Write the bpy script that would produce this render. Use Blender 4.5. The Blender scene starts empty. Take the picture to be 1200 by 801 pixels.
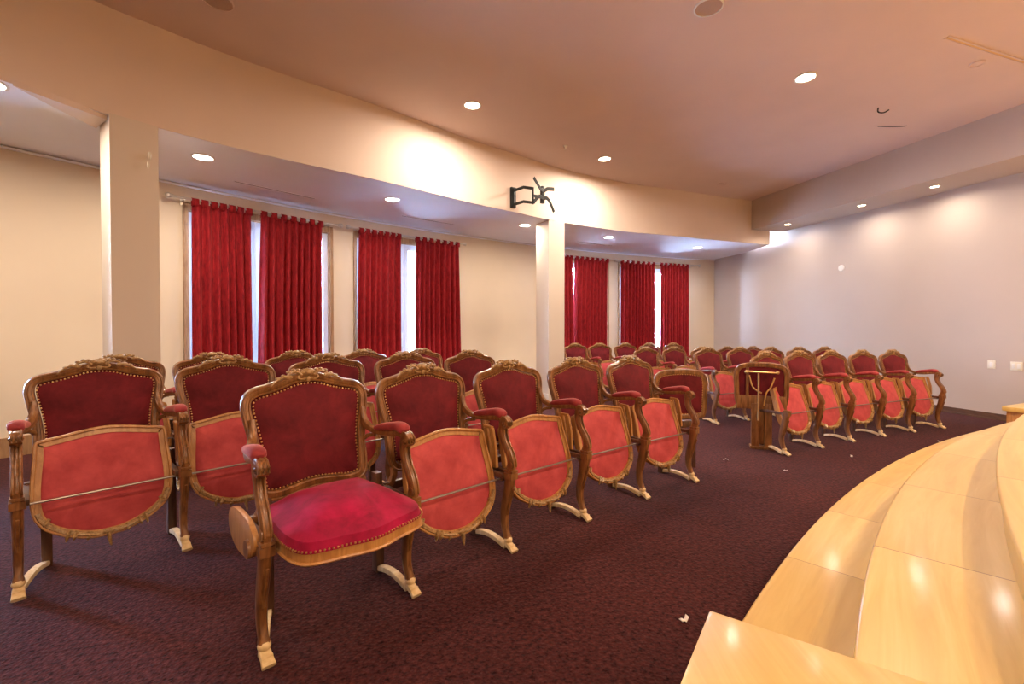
import bpy, bmesh, math, random
from mathutils import Vector, Matrix, noise
random.seed(7)
PI = math.pi
SC = bpy.context.scene
COL = SC.collection
def R(a): return math.radians(a)

# ------------------------------------------------------------ materials
def new_mat(name):
    m = bpy.data.materials.new(name); m.use_nodes = True
    nt = m.node_tree
    return m, nt, nt.nodes['Principled BSDF']
def tex_coord(nt, scale=(1, 1, 1), kind='Object'):
    tc = nt.nodes.new('ShaderNodeTexCoord'); mp = nt.nodes.new('ShaderNodeMapping')
    mp.inputs['Scale'].default_value = scale
    nt.links.new(tc.outputs[kind], mp.inputs['Vector'])
    return mp.outputs['Vector']
def noise_node(nt, vec, scale, detail=3, rough=.5, dist=0):
    n = nt.nodes.new('ShaderNodeTexNoise')
    n.inputs['Scale'].default_value = scale; n.inputs['Detail'].default_value = detail
    n.inputs['Roughness'].default_value = rough; n.inputs['Distortion'].default_value = dist
    nt.links.new(vec, n.inputs['Vector']); return n.outputs['Fac']
def ramp(nt, fac, stops):
    r = nt.nodes.new('ShaderNodeValToRGB'); e = r.color_ramp.elements
    while len(e) < len(stops): e.new(.5)
    for el, (p, c) in zip(e, stops): el.position = p; el.color = (*c, 1)
    nt.links.new(fac, r.inputs['Fac']); return r.outputs['Color']
def bump(nt, b, fac, strength, dist=.01):
    n = nt.nodes.new('ShaderNodeBump'); n.inputs['Strength'].default_value = strength
    n.inputs['Distance'].default_value = dist
    nt.links.new(fac, n.inputs['Height']); nt.links.new(n.outputs['Normal'], b.inputs['Normal'])
def plain(name, col, rough=.5, metal=0, var=.06, scale=12, bmp=0, coat=0):
    m, nt, b = new_mat(name)
    v = tex_coord(nt)
    f = noise_node(nt, v, scale)
    lo = tuple(max(0, c * (1 - var)) for c in col); hi = tuple(min(1, c * (1 + var)) for c in col)
    nt.links.new(ramp(nt, f, [(.3, lo), (.7, hi)]), b.inputs['Base Color'])
    b.inputs['Roughness'].default_value = rough; b.inputs['Metallic'].default_value = metal
    b.inputs['Coat Weight'].default_value = coat
    if bmp: bump(nt, b, noise_node(nt, v, scale * 12), bmp, .003)
    return m
def wood(name, dark, mid, light, rough=.32, stretch=(14, 14, 2), scale=3.0, coat=.25):
    m, nt, b = new_mat(name)
    v = tex_coord(nt, stretch)
    f = noise_node(nt, v, scale, 5, .6, .6)
    nt.links.new(ramp(nt, f, [(.3, dark), (.5, mid), (.72, light)]), b.inputs['Base Color'])
    b.inputs['Roughness'].default_value = rough
    b.inputs['Coat Weight'].default_value = coat; b.inputs['Coat Roughness'].default_value = .2
    bump(nt, b, f, .15, .002)
    return m
def velvet(name, dark, light, sheen, scale=9, rough=.75, sheen_w=.6, stretch=(1, 1, 1)):
    m, nt, b = new_mat(name)
    v = tex_coord(nt, stretch)
    f = noise_node(nt, v, scale, 6, .65, .3)
    nt.links.new(ramp(nt, f, [(.32, dark), (.68, light)]), b.inputs['Base Color'])
    b.inputs['Roughness'].default_value = rough
    b.inputs['Sheen Weight'].default_value = sheen_w
    b.inputs['Sheen Roughness'].default_value = .35
    b.inputs['Sheen Tint'].default_value = (*sheen, 1)
    b.inputs['Specular IOR Level'].default_value = .25
    bump(nt, b, noise_node(nt, v, scale * 20), .12, .002)
    return m
def emissive(name, col, strength):
    m, nt, b = new_mat(name)
    b.inputs['Base Color'].default_value = (*col, 1)
    b.inputs['Emission Color'].default_value = (*col, 1)
    b.inputs['Emission Strength'].default_value = strength
    return m

M = {}
def wall_paint(name, col, var=.03):
    return plain(name, col, .85, 0, var, 1.3, .18)
M['wall'] = wall_paint('cream wall paint', (.72, .60, .45))
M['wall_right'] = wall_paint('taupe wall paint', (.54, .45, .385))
M['beam'] = wall_paint('tan bulkhead paint', (.76, .62, .52))
M['ceiling'] = wall_paint('warm-lit ceiling paint', (.75, .60, .545))  # warm bounced light put into the colour of a white-ish ceiling
M['low_ceiling'] = wall_paint('white ceiling paint', (.90, .90, .94))  # slight blue of the daylight mixed into the white
M['column'] = wall_paint('column paint', (.70, .61, .51))
M['wood'] = wood('walnut gold wood', (.10, .036, .011), (.22, .088, .027), (.36, .165, .055))
M['wood_light'] = wood('honey wood', (.36, .15, .040), (.48, .22, .062), (.60, .31, .10), .4)
M['wood_pale'] = wood('pale bare wood', (.62, .43, .20), (.72, .52, .27), (.80, .62, .36), .5, coat=.05)
M['wood_dark'] = wood('dark chair wood', (.06, .025, .012), (.10, .04, .02), (.16, .07, .03), .45)
M['carved'] = wood('gilded carved wood', (.20, .10, .035), (.36, .21, .08), (.58, .40, .19), .35, (30, 30, 30))
M['velvet'] = velvet('crimson velvet', (.085, .004, .009), (.175, .011, .018), (.8, .15, .15))
M['velvet_seat'] = velvet('bright crimson velvet', (.15, .001, .018), (.45, .004, .062), (1, .25, .35), 7, sheen_w=.5)
M['velvet_pad'] = velvet('rose red velvet', (.22, .022, .028), (.40, .055, .058), (1, .5, .4), 14)
M['underside'] = velvet('worn rose red cloth', (.36, .038, .050), (.64, .105, .110), (1, .5, .4), 5, sheen_w=.35)
M['curtain'] = velvet('red curtain velvet', (.17, .004, .009), (.40, .016, .022), (1, .2, .2), 12, sheen_w=.4, stretch=(3, 3, .8))
M['lining'] = velvet('pale bounce lining', (.62, .60, .62), (.72, .70, .72), (1, 1, 1), 9, sheen_w=0)
M['brass'] = plain('brass nail', (.75, .50, .22), .3, .9)
M['metal'] = plain('dull steel', (.32, .28, .25), .35, .9)
M['iron'] = plain('black steel', (.03, .032, .03), .4, .6)
M['rod'] = plain('brushed nickel rod', (.62, .58, .52), .3, .8)
M['casing'] = wood('brown window casing', (.22, .11, .045), (.32, .17, .075), (.42, .24, .11), .5)
M['sash'] = plain('pale painted sash', (.62, .62, .66), .4, 0, .02)
M['white'] = plain('white plastic', (.82, .80, .75), .4, 0, .02)
M['cream_plastic'] = plain('cream plastic', (.80, .74, .60), .4, 0, .02)
M['grille'] = plain('speaker grille', (.52, .37, .28), .7, 0, .1, 300)
M['baseboard'] = wood('dark baseboard', (.07, .03, .015), (.11, .05, .022), (.16, .08, .035), .5, (3, 3, 20))
M['slot'] = plain('dark slot', (.14, .11, .12), .8)
M['paper'] = plain('scrap paper', (.75, .70, .66), .8)
M['lamp'] = emissive('lit lamp', (1, .86, .62), 28)
M['lamp_cool'] = emissive('lit lamp in lower ceiling', (1, .93, .80), 24)

def carpet_mat():
    m, nt, b = new_mat('burgundy loop carpet')
    v = tex_coord(nt)
    vo = nt.nodes.new('ShaderNodeTexVoronoi'); vo.inputs['Scale'].default_value = 75
    nt.links.new(v, vo.inputs['Vector'])
    n2 = noise_node(nt, v, 1.2, 4, .6)
    n3 = noise_node(nt, v, 45, 3, .7)
    c1 = ramp(nt, n3, [(.32, (.015, .0025, .0035)), (.68, (.094, .023, .022))])
    c2 = ramp(nt, n2, [(.3, (.75, .75, .78)), (.7, (1.15, 1.12, 1.05))])
    mx = nt.nodes.new('ShaderNodeMix'); mx.data_type = 'RGBA'; mx.blend_type = 'MULTIPLY'
    mx.inputs[0].default_value = 1
    nt.links.new(c1, mx.inputs[6]); nt.links.new(c2, mx.inputs[7])
    nt.links.new(mx.outputs[2], b.inputs['Base Color'])
    b.inputs['Roughness'].default_value = .95
    b.inputs['Sheen Weight'].default_value = .04
    b.inputs['Specular IOR Level'].default_value = .1
    bump(nt, b, vo.outputs['Distance'], .6, .006)
    return m
M['carpet'] = carpet_mat()

def maple_mat(name, cx, cy, seg, seed):
    """maple boards whose joints run out from the centre of the stage's curve"""
    m, nt, b = new_mat(name)
    N = nt.nodes; L = nt.links
    tc = N.new('ShaderNodeTexCoord'); sx = N.new('ShaderNodeSeparateXYZ')
    L.new(tc.outputs['Object'], sx.inputs[0])
    def mth(op, a, b_=None, c=None):
        n = N.new('ShaderNodeMath'); n.operation = op
        for i, q in enumerate((a, b_, c)):
            if q is None: continue
            if isinstance(q, (int, float)): n.inputs[i].default_value = q
            else: L.new(q, n.inputs[i])
        return n.outputs[0]
    dx = mth('SUBTRACT', sx.outputs[0], cx); dy = mth('SUBTRACT', sx.outputs[1], cy)
    ang = mth('ARCTAN2', dy, dx)
    rad = mth('SQRT', mth('ADD', mth('MULTIPLY', dx, dx), mth('MULTIPLY', dy, dy)))
    a2 = mth('MULTIPLY', ang, 1 / R(seg))
    idx = mth('FLOOR', mth('ADD', a2, seed)); fr = mth('FRACT', mth('ADD', a2, seed))
    wn = N.new('ShaderNodeTexWhiteNoise'); wn.noise_dimensions = '1D'; L.new(idx, wn.inputs['W'])
    cb = N.new('ShaderNodeCombineXYZ')
    L.new(mth('MULTIPLY', ang, 9.0), cb.inputs[0]); L.new(mth('MULTIPLY', rad, 9.0), cb.inputs[1]); L.new(idx, cb.inputs[2])
    g = noise_node(nt, cb.outputs[0], 1.6, 5, .6, .8)
    col = ramp(nt, g, [(.25, (.60, .39, .115)), (.5, (.69, .49, .165)), (.78, (.77, .59, .24))])
    tint = ramp(nt, wn.outputs['Value'], [(0, (.90, .84, .76)), (1, (1.08, 1.06, 1.04))])
    mx = N.new('ShaderNodeMix'); mx.data_type = 'RGBA'; mx.blend_type = 'MULTIPLY'; mx.inputs[0].default_value = 1
    L.new(col, mx.inputs[6]); L.new(tint, mx.inputs[7])
    seam = mth('LESS_THAN', fr, .006)
    mx2 = N.new('ShaderNodeMix'); mx2.data_type = 'RGBA'
    L.new(seam, mx2.inputs[0]); L.new(mx.outputs[2], mx2.inputs[6]); mx2.inputs[7].default_value = (.35, .18, .06, 1)
    L.new(mx2.outputs[2], b.inputs['Base Color'])
    b.inputs['Roughness'].default_value = .30
    b.inputs['Coat Weight'].default_value = .3; b.inputs['Coat Roughness'].default_value = .12
    bump(nt, b, noise_node(nt, tex_coord(nt), 2.5), .08, .01)
    return m

def glass_mat():
    m = bpy.data.materials.new('window glass'); m.use_nodes = True
    nt = m.node_tree; nt.nodes.clear()
    o = nt.nodes.new('ShaderNodeOutputMaterial'); mx = nt.nodes.new('ShaderNodeMixShader')
    t = nt.nodes.new('ShaderNodeBsdfTransparent'); g = nt.nodes.new('ShaderNodeBsdfGlossy')
    t.inputs[0].default_value = (.93, .96, 1, 1); g.inputs['Roughness'].default_value = .03
    fr = nt.nodes.new('ShaderNodeFresnel'); fr.inputs[0].default_value = 1.45
    nt.links.new(fr.outputs[0], mx.inputs[0]); nt.links.new(t.outputs[0], mx.inputs[1]); nt.links.new(g.outputs[0], mx.inputs[2])
    nt.links.new(mx.outputs[0], o.inputs[0]); return m
M['glass'] = glass_mat()

# ------------------------------------------------------------ mesh builder
class MB:
    def __init__(s): s.v = []; s.f = []
    def add(s, vs, fs):
        o = len(s.v); s.v += [tuple(v) for v in vs]; s.f += [tuple(i + o for i in f) for f in fs]; return s
    def box(s, x0, x1, y0, y1, z0, z1):
        vs = [(x, y, z) for z in (z0, z1) for x, y in ((x0, y0), (x1, y0), (x1, y1), (x0, y1))]
        return s.add(vs, [(3, 2, 1, 0), (4, 5, 6, 7), (0, 1, 5, 4), (1, 2, 6, 5), (2, 3, 7, 6), (3, 0, 4, 7)])
    def prism(s, poly, z0, z1):
        n = len(poly)
        vs = [(x, y, z0) for x, y in poly] + [(x, y, z1) for x, y in poly]
        return s.add(vs, [tuple(range(n))[::-1], tuple(range(n, 2 * n))] + [(i, (i + 1) % n, (i + 1) % n + n, i + n) for i in range(n)])
    def sweep(s, path, sizes, up=(0, 1, 0), n=10, closed=False, p=2.4, fixed=None):
        """section a (in side direction) x b (in up direction) swept along path"""
        path = [Vector(q) for q in path]; m = len(path)
        if not isinstance(sizes, list): sizes = [sizes] * m
        rings = []
        up = Vector(up)
        for i, q in enumerate(path):
            a = path[(i - 1) % m] if (closed or i) else q
            b = path[(i + 1) % m] if (closed or i < m - 1) else q
            t = (b - a).normalized()
            side = t.cross(up).normalized(); u = side.cross(t).normalized()
            A, B = sizes[i][0] / 2, sizes[i][1] / 2
            ring = []
            for k in range(n):
                th = 2 * PI * k / n; c, sn = math.cos(th), math.sin(th)
                cc = math.copysign(abs(c) ** (2 / p), c); ss = math.copysign(abs(sn) ** (2 / p), sn)
                ring.append(q + side * A * cc + u * B * ss)
            rings.append(ring)
        vs = [v for r in rings for v in r]; fs = []
        for i in range(m if closed else m - 1):
            j = (i + 1) % m
            for k in range(n):
                l = (k + 1) % n
                fs.append((i * n + k, i * n + l, j * n + l, j * n + k))
        if not closed:
            fs.append(tuple(range(n))[::-1]); fs.append(tuple((m - 1) * n + k for k in range(n)))
        return s.add(vs, fs)
    def ball(s, c, r, nu=10, nv=6, rot=None):
        c = Vector(c); r = Vector(r if hasattr(r, '__len__') else (r, r, r))
        vs = [Vector((0, 0, -1))]
        for j in range(1, nv):
            ph = -PI / 2 + PI * j / nv
            for i in range(nu):
                th = 2 * PI * i / nu
                vs.append(Vector((math.cos(th) * math.cos(ph), math.sin(th) * math.cos(ph), math.sin(ph))))
        vs.append(Vector((0, 0, 1)))
        fs = [(0, 1 + (i + 1) % nu, 1 + i) for i in range(nu)]
        for j in range(nv - 2):
            for i in range(nu):
                a = 1 + j * nu + i; b = 1 + j * nu + (i + 1) % nu
                fs.append((a, b, b + nu, a + nu))
        t = len(vs) - 1; o = 1 + (nv - 2) * nu
        fs += [(o + i, o + (i + 1) % nu, t) for i in range(nu)]
        out = []
        for v in vs:
            w = Vector((v.x * r.x, v.y * r.y, v.z * r.z))
            if rot: w = rot @ w
            out.append(c + w)
        return s.add(out, fs)
    def lathe(s, prof, c=(0, 0, 0), n=24, axis='z'):
        c = Vector(c); vs = []; m = len(prof)
        for r, z in prof:
            for i in range(n):
                th = 2 * PI * i / n
                p_ = (r * math.cos(th), r * math.sin(th), z) if axis == 'z' else (z, r * math.cos(th), r * math.sin(th))
                vs.append(c + Vector(p_))
        fs = [(j * n + i, j * n + (i + 1) % n, (j + 1) * n + (i + 1) % n, (j + 1) * n + i) for j in range(m - 1) for i in range(n)]
        fs += [tuple(range(n))[::-1], tuple((m - 1) * n + i for i in range(n))]
        return s.add(vs, fs)
    def dome(s, outline, fn, depth, steps=6, back=0.0, power=3.0, inset=0):
        """outline (u,v) filled with a bulging cushion; fn(u,v,w)->point"""
        n = len(outline)
        cu = sum(o[0] for o in outline) / n; cv = sum(o[1] for o in outline) / n
        vs = []; rings = []
        ts = [1.0, 1.0] + [1 - (k / steps) ** 1.0 * .999 for k in range(1, steps)]
        hs = [-back, 0.0] + [depth * (1 - (1 - k / steps) ** power) for k in range(1, steps)]
        ts[2] = .96
        for t, w in zip(ts, hs):
            rings.append(len(vs))
            for u, v in outline: vs.append(fn(cu + (u - cu) * t, cv + (v - cv) * t, w))
        vs.append(fn(cu, cv, depth)); fs = []
        for a, b in zip(rings[:-1], rings[1:]):
            for i in range(n): j = (i + 1) % n; fs.append((a + i, a + j, b + j, b + i))
        l = rings[-1]
        for i in range(n): fs.append((l + i, l + (i + 1) % n, len(vs) - 1))
        fs.append(tuple(range(n))[::-1])
        return s.add(vs, fs)
    def xf(s, mat):
        s.v = [tuple(mat @ Vector(v)) for v in s.v]; return s
    def mirx(s):
        s.v = [(-x, y, z) for x, y, z in s.v]; s.f = [f[::-1] for f in s.f]; return s
    def mesh(s, name, mat, smooth=True, angle=40, bevel=0):
        me = bpy.data.meshes.new(name); me.from_pydata(s.v, [], s.f)
        bm = bmesh.new(); bm.from_mesh(me); bmesh.ops.recalc_face_normals(bm, faces=bm.faces)
        if bevel:
            ed = [e for e in bm.edges if len(e.link_faces) == 2 and e.calc_face_angle(0) > R(35)]
            bmesh.ops.bevel(bm, geom=ed, offset=bevel, segments=2, affect='EDGES', profile=.6)
        bm.to_mesh(me); bm.free()
        me.materials.append(M[mat] if isinstance(mat, str) else mat)
        if smooth:
            for p in me.polygons: p.use_smooth = True
            try: me.set_sharp_from_angle(angle=R(angle))
            except Exception: pass
        return me
    def build(s, name, mat, parent=None, smooth=True, angle=40, bevel=0):
        o = bpy.data.objects.new(name, s.mesh(name, mat, smooth, angle, bevel)); COL.objects.link(o)
        if parent: o.parent = parent
        return o
def tag(o, label=None, cat=None, group=None, kind=None):
    if label: o['label'] = label
    if cat: o['category'] = cat
    if group: o['group'] = group
    if kind: o['kind'] = kind
    return o
def empty(name, loc=(0, 0, 0), rz=0, **k):
    o = bpy.data.objects.new(name, None); o.location = loc; o.rotation_euler = (0, 0, rz)
    o.empty_display_size = .1; COL.objects.link(o); return tag(o, **k)
def copy_tree(o, parent=None):
    c = o.copy(); COL.objects.link(c)
    if parent: c.parent = parent
    for ch in list(o.children): copy_tree(ch, c)
    return c
def catmull(pts, sub=4, closed=False):
    P = [Vector(p) for p in pts]; n = len(P); out = []
    for i in range(n if closed else n - 1):
        p0 = P[(i - 1) % n] if closed or i else P[0]; p1 = P[i]; p2 = P[(i + 1) % n]
        p3 = P[(i + 2) % n] if closed or i + 2 < n else P[-1]
        for k in range(sub):
            t = k / sub
            out.append(.5 * ((2 * p1) + (p2 - p0) * t + (2 * p0 - 5 * p1 + 4 * p2 - p3) * t * t + (3 * p1 - p0 - 3 * p2 + p3) * t ** 3))
    if not closed: out.append(P[-1])
    return out
def polar(c, r, deg): return (c[0] + r * math.cos(R(deg)), c[1] + r * math.sin(R(deg)))

# ------------------------------------------------------------ the room
EYE = 1.25
Z_LOW, Z_SOFFIT, Z_MAIN = 3.0, 3.275, 3.875
WC, WR = (8.425, -8.261), 18.267           # centre and radius of the curved window wall
BC, BR = (7.918, -8.469), 16.384           # of the bulkhead
RC, RR = (7.886, -12.001), 16.136          # of the front row of feet
XR = 7.938                                  # right wall
BACK = -5.0

def struct(o): return tag(o, kind='structure')
m = MB(); m.box(-9, 8.1, BACK - .1, 11.5, -.1, 0); struct(m.build('floor', 'carpet', smooth=False))
def lerp_tab(tab, x):
    if x >= tab[0][0]: return tab[0][1]
    for (a, va), (b, vb) in zip(tab[:-1], tab[1:]):
        if b <= x <= a:
            t = (a - x) / (a - b); t = t * t * (3 - 2 * t); return va + (vb - va) * t
    return tab[-1][1]
BTAB = [(131, 0), (128, .08), (127, .06), (119, -.12), (113, -.05), (108, .06), (104, .05), (99, -.06), (91, 0)]
def beam_pt(deg): return polar(BC, BR + lerp_tab(BTAB, deg), deg)
degs = [91.0 + i * .5 for i in range(int((147 - 91) / .5) + 1)]
arc = [beam_pt(d) for d in degs]
# bulkhead: thick curved wall hanging between the two ceiling levels
m = MB()
outer = [polar(BC, BR + .22, d) for d in degs]
m.prism(arc + outer[::-1], Z_LOW + .0005, Z_MAIN + .05)
b_ = m.build('trim_1', 'beam', smooth=True, angle=30); struct(b_)
# lower ceiling behind it
warc = [polar(WC, WR + .1, 90.5 + i * .5) for i in range(int((147 - 90.5) / .5) + 1)]
m = MB(); m.prism([polar(BC, BR + .006 + lerp_tab(BTAB, d), d) for d in degs] + warc[::-1], Z_LOW - .0015, Z_LOW + .06)
struct(m.build('ceiling_lower', 'low_ceiling', smooth=False))
m = MB(); m.prism([(-2.61, 4.03), (-2.285, 4.492), (-2.475, 4.705), (-2.56, 4.35)][::-1], Z_LOW - .035, Z_LOW + .01)
struct(m.build('trim_2', 'beam', smooth=False))
m = MB(); m.box(-9, 8.1, BACK - .1, 11.5, Z_MAIN, Z_MAIN + .1); struct(m.build('ceiling', 'ceiling', smooth=False))
# soffit along the right wall
m = MB(); m.box(7.147, XR + .05, BACK, 7.9, Z_SOFFIT, Z_MAIN + .02); struct(m.build('trim_3', 'wall_right', smooth=False))
# right wall, left wall, back wall
m = MB(); m.box(XR, XR + .15, BACK - .1, 11.5, 0, Z_MAIN + .05); struct(m.build('wall_right', 'wall_right', smooth=False))
lw = polar(WC, WR, 145)
m = MB(); m.box(lw[0] - .15, lw[0], BACK - .1, lw[1] + .3, 0, Z_MAIN + .05); struct(m.build('wall_left', 'wall', smooth=False))
m = MB(); m.box(lw[0], 8.1, BACK - .15, BACK, 0, Z_MAIN + .05); struct(m.build('wall_back', 'wall', smooth=False))
m = MB(); m.box(XR - .018, XR, BACK, 9.95, 0, .085); m.box(XR - .026, XR, BACK, 9.95, 0, .02); struct(m.build('baseboard_right', 'baseboard', smooth=False))

# the window wall: an arc with four tall openings
WIN = [(120.9, 126.55), (114.2, 119.55), (101.6, 107.4), (94.3, 100.45), (135.0, 136.2)]  # last: slim unseen opening, added to let daylight in from the left
MEET = [-.13, 0, .13, -.17, 0]
ZT = 2.70
cuts = sorted({91.2, 147.0, *[a for w in WIN for a in w]} | {91.5 + i * .75 for i in range(74)})
m = MB()
def wall_block(a0, a1, z0, z1, r0=WR, r1=WR + .16):
    p = [polar(WC, r0, a0), polar(WC, r0, a1), polar(WC, r1, a1), polar(WC, r1, a0)]
    m.prism(p, z0, z1)
for a0, a1 in zip(cuts[:-1], cuts[1:]):
    mid = (a0 + a1) / 2
    wall_block(a0, a1, ZT if any(w[0] < mid < w[1] for w in WIN) else 0, Z_LOW + .05)
struct(m.build('wall_windows', 'wall', angle=20))
m = MB()
for a0, a1 in zip(cuts[:-1], cuts[1:]):
    mid = (a0 + a1) / 2
    if not any(w[0] < mid < w[1] for w in WIN): wall_block(a0, a1, 0, .19 if mid > 127 else .11, WR - .02, WR)
struct(m.build('baseboard_windows', 'casing', angle=20))
# crown moulding at the head of the window wall
cp = [polar(WC, WR - .012, 91.4 + i * .5) for i in range(96)]
m = MB(); m.sweep([(x, y, Z_LOW - .022) for x, y in cp], (.045, .026), up=(0, 0, 1), n=8)
struct(m.build('trim_4', 'low_ceiling'))

def local(deg, c, r, z=0):
    """placement on an arc: local +y points away from the arc's centre, local x runs along it (to the right)"""
    x, y = polar(c, r, deg); return (x, y, z), R(deg - 90)
# windows (tall glazed pairs)
for k, (a0, a1) in enumerate(WIN):
    mid = (a0 + a1) / 2; w = 2 * WR * math.sin(R(a1 - a0) / 2)
    loc, rz = local(mid, WC, WR * math.cos(R(a1 - a0) / 2))
    root = empty('window_%d' % (k + 1), loc, rz, kind='structure')
    m = MB(); h = w / 2
    for s in (-1, 1):
        m.box(min(s * h, s * (h + .05)), max(s * h, s * (h + .05)), -.03, .02, 0, ZT + .05)
        m.box(s * (h - .008) - .008, s * (h - .008) + .008, .0, .17, 0, ZT)
    m.box(-h - .045, h + .045, -.03, .02, ZT - .01, ZT + .08)
    m.box(-h, h, .0, .17, ZT - .02, ZT)
    m.box(-h, h, .0, .17, 0, .02)
    m.build('window_casing', 'casing', root, smooth=False, bevel=.004)
    if w < .5:  # the added slim daylight opening takes a single pane
        m = MB(); m.box(-h, h, .042, .048, .02, ZT - .02); m.build('pane', 'glass', root, smooth=False); continue
    for s in (-1, 1):
        x0, x1 = (-h + .016, MEET[k] - .002) if s < 0 else (MEET[k] + .002, h - .016)
        m = MB(); st = .075
        m.box(x0, x0 + st, .02, .07, .02, ZT - .02); m.box(x1 - st, x1, .02, .07, .02, ZT - .02)
        m.box(x0 + st, x1 - st, .02, .07, .02, .27); m.box(x0 + st, x1 - st, .02, .07, ZT - .12, ZT - .02)
        
        sash = m.build('sash', 'sash', root, smooth=False, bevel=.004)
        m = MB(); m.box(x0 + st - .01, x1 - st + .01, .042, .048, .26, ZT - .11)
        m.build('pane', 'glass', sash, smooth=False)
    m = MB(); mo = MEET[k]; m.box(-.075, -.03, .008, .022, .93, 1.17)
    m.sweep([(-.052, .01, 1.06), (-.052, -.03, 1.06), (-.10, -.035, 1.06), (-.16, -.035, 1.055)], (.018, .018), up=(0, 0, 1), n=8)
    m.xf(Matrix.Translation((mo, 0, 0))); m.build('door_handle', 'white', root, bevel=.004)

# ------------------------------------------------------------ curtains and rods
def curtain_mesh(w, top, bot, folds, seed, flare=1.06, pinch=0):
    rnd = random.Random(seed); ph = [rnd.uniform(0, 6.28) for _ in range(4)]
    nx, nz = folds * 12, 26; vs = []; fs = []
    for side in (0, 1):
        for j in range(nz + 1):
            t = j / nz; z = bot + (top - bot) * t
            for i in range(nx + 1):
                s = i / nx
                amp = .018 + .030 * (1 - t) ** .5
                a = s * folds * 2 * PI + .9 * math.sin(s * 7 + ph[0]) + .25 * math.sin(3 * t + ph[1])
                x = (s - .5) * w * (1 + (flare - 1) * (1 - t)) + .006 * math.sin(a * 2 + ph[2]) * (1 - t)
                x += pinch * (1 - t) ** .6
                y = amp * math.sin(a) + .010 * math.sin(a * .5 + ph[3] + 2 * t) + .012 * side
                vs.append((x, y, z))
    n = (nx + 1) * (nz + 1)
    for j in range(nz):
        for i in range(nx):
            a = j * (nx + 1) + i
            fs.append((a, a + 1, a + nx + 2, a + nx + 1)); fs.append((n + a, n + a + nx + 1, n + a + nx + 2, n + a + 1))
    for i in range(nx):
        fs.append((i, n + i, n + i + 1, i + 1)); a = nz * (nx + 1) + i; fs.append((a, a + 1, n + a + 1, n + a))
    for j in range(nz):
        a = j * (nx + 1); fs.append((a, a + nx + 1, n + a + nx + 1, n + a)); a += nx; fs.append((a, n + a, n + a + nx + 1, a + nx + 1))
    mb = MB().add(vs, fs); mb.back = set(range(n, 2 * n)); return mb
CURT = [  # angle from, to, label, shift of the hem
    (126.5, 124.41, 'red velvet curtain, leftmost one, hanging just right of the wide left pillar', .0, 1.04),
    (124.01, 121.39, 'red velvet curtain with deep folds on the right half of the leftmost window', -.03, 1.06),
    (119.57, 117.31, 'red velvet curtain on the left half of the second window from the left', -.04, 1.08),
    (116.40, 113.65, 'purplish red curtain right of the bright gap in the second window', -.01, 1.09),
    (107.2, 104.95, 'red curtain half hidden behind the slim middle pillar', .04, 1.06),
    (104.66, 101.79, 'red velvet curtain just right of the slim middle pillar', -.04, 1.06),
    (100.63, 97.55, 'red curtain left of the bright slit in the window nearest the right wall', .0, 1.0),
    (97.0, 94.4, 'rightmost red curtain, beside the bare corner of the right wall', .0, 1.0)]
ROD_Z = 2.80
for k, (a0, a1, lab, pinch, flare) in enumerate(CURT):
    r = WR - .14; mid = (a0 + a1) / 2; w = 2 * r * math.sin(R(a0 - a1) / 2)
    loc, rz = local(mid, WC, r, 0)
    root = empty('curtain', loc, rz, label=lab, cat='curtain', group='red velvet tab top curtains')
    top = ROD_Z - .042
    cm = curtain_mesh(w, top, .03, max(5, int(w * 11)), k + 3, flare, pinch); cpan = cm.build('curtain_panel', 'curtain', root)
    cpan.data.materials.append(M['lining'])  # pale lining on the back faces, added to bounce daylight
    for p_ in cpan.data.polygons:
        if all(v in cm.back for v in p_.vertices): p_.material_index = 1
    nt_ = 7
    for i in range(nt_):
        x = -w / 2 + .03 + (w - .06) * i / (nt_ - 1)
        m = MB(); loop = [(x, .020 * math.cos(t), ROD_Z - .002 + .024 * math.sin(t)) for t in [PI * q / 8 for q in range(9)]]
        path = [(x, .020, top - .03)] + loop + [(x, -.020, top - .03)]
        m.sweep(path, (.052, .005), up=(0, 0, 1), n=6) if False else m.add(
            [(px + sx * .038, py, pz) for px, py, pz in path for sx in (-1, 1)],
            [(2 * q, 2 * q + 1, 2 * q + 3, 2 * q + 2) for q in range(len(path) - 1)])
        o = m.build('curtain_tab', 'curtain', root)
        sm = o.modifiers.new('thickness', 'SOLIDIFY'); sm.thickness = .005
RODS = [(127.15, 120.62, 'nickel curtain rod over the leftmost window, ball ends'),
        (120.05, 113.36, 'nickel curtain rod over the second window from the left'),
        (107.7, 101.30, 'nickel curtain rod over the window behind the slim pillar'),
        (100.95, 93.42, 'nickel curtain rod over the window nearest the right wall')]
for a0, a1, lab in RODS:
    r = WR - .14
    mid = (a0 + a1) / 2; loc, rz = local(mid, WC, 0.0, ROD_Z)
    root = empty('curtain_rod', local(mid, WC, r, ROD_Z)[0], rz, label=lab, cat='curtain rod', group='curtain rods over the windows')
    inv = (Matrix.Translation(root.location) @ Matrix.Rotation(rz, 4, 'Z')).inverted()
    pts = [inv @ Vector((*polar(WC, r, a0 + (a1 - a0) * i / 16), ROD_Z)) for i in range(17)]
    m = MB(); m.sweep(pts, (.028, .028), up=(0, 0, 1), n=10, p=2); m.build('rod', 'rod', root)
    for e, d in ((pts[0], -1), (pts[-1], 1)):
        m = MB(); m.ball(e + Vector((d * .035, 0, 0)), .034, 14, 10)
        m.lathe([(.018, -.012), (.022, -.006), (.022, .006), (.018, .012)], e, 12, 'x'); m.build('finial', 'rod', root)
    for i in (1, 15):
        e = pts[i]; m = MB(); m.box(e.x - .008, e.x + .008, e.y, e.y + .145, e.z - .022, e.z - .008)
        m.box(e.x - .02, e.x + .02, e.y + .12, e.y + .145, e.z - .06, e.z + .03); m.build('bracket', 'rod', root, bevel=.002)

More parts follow.
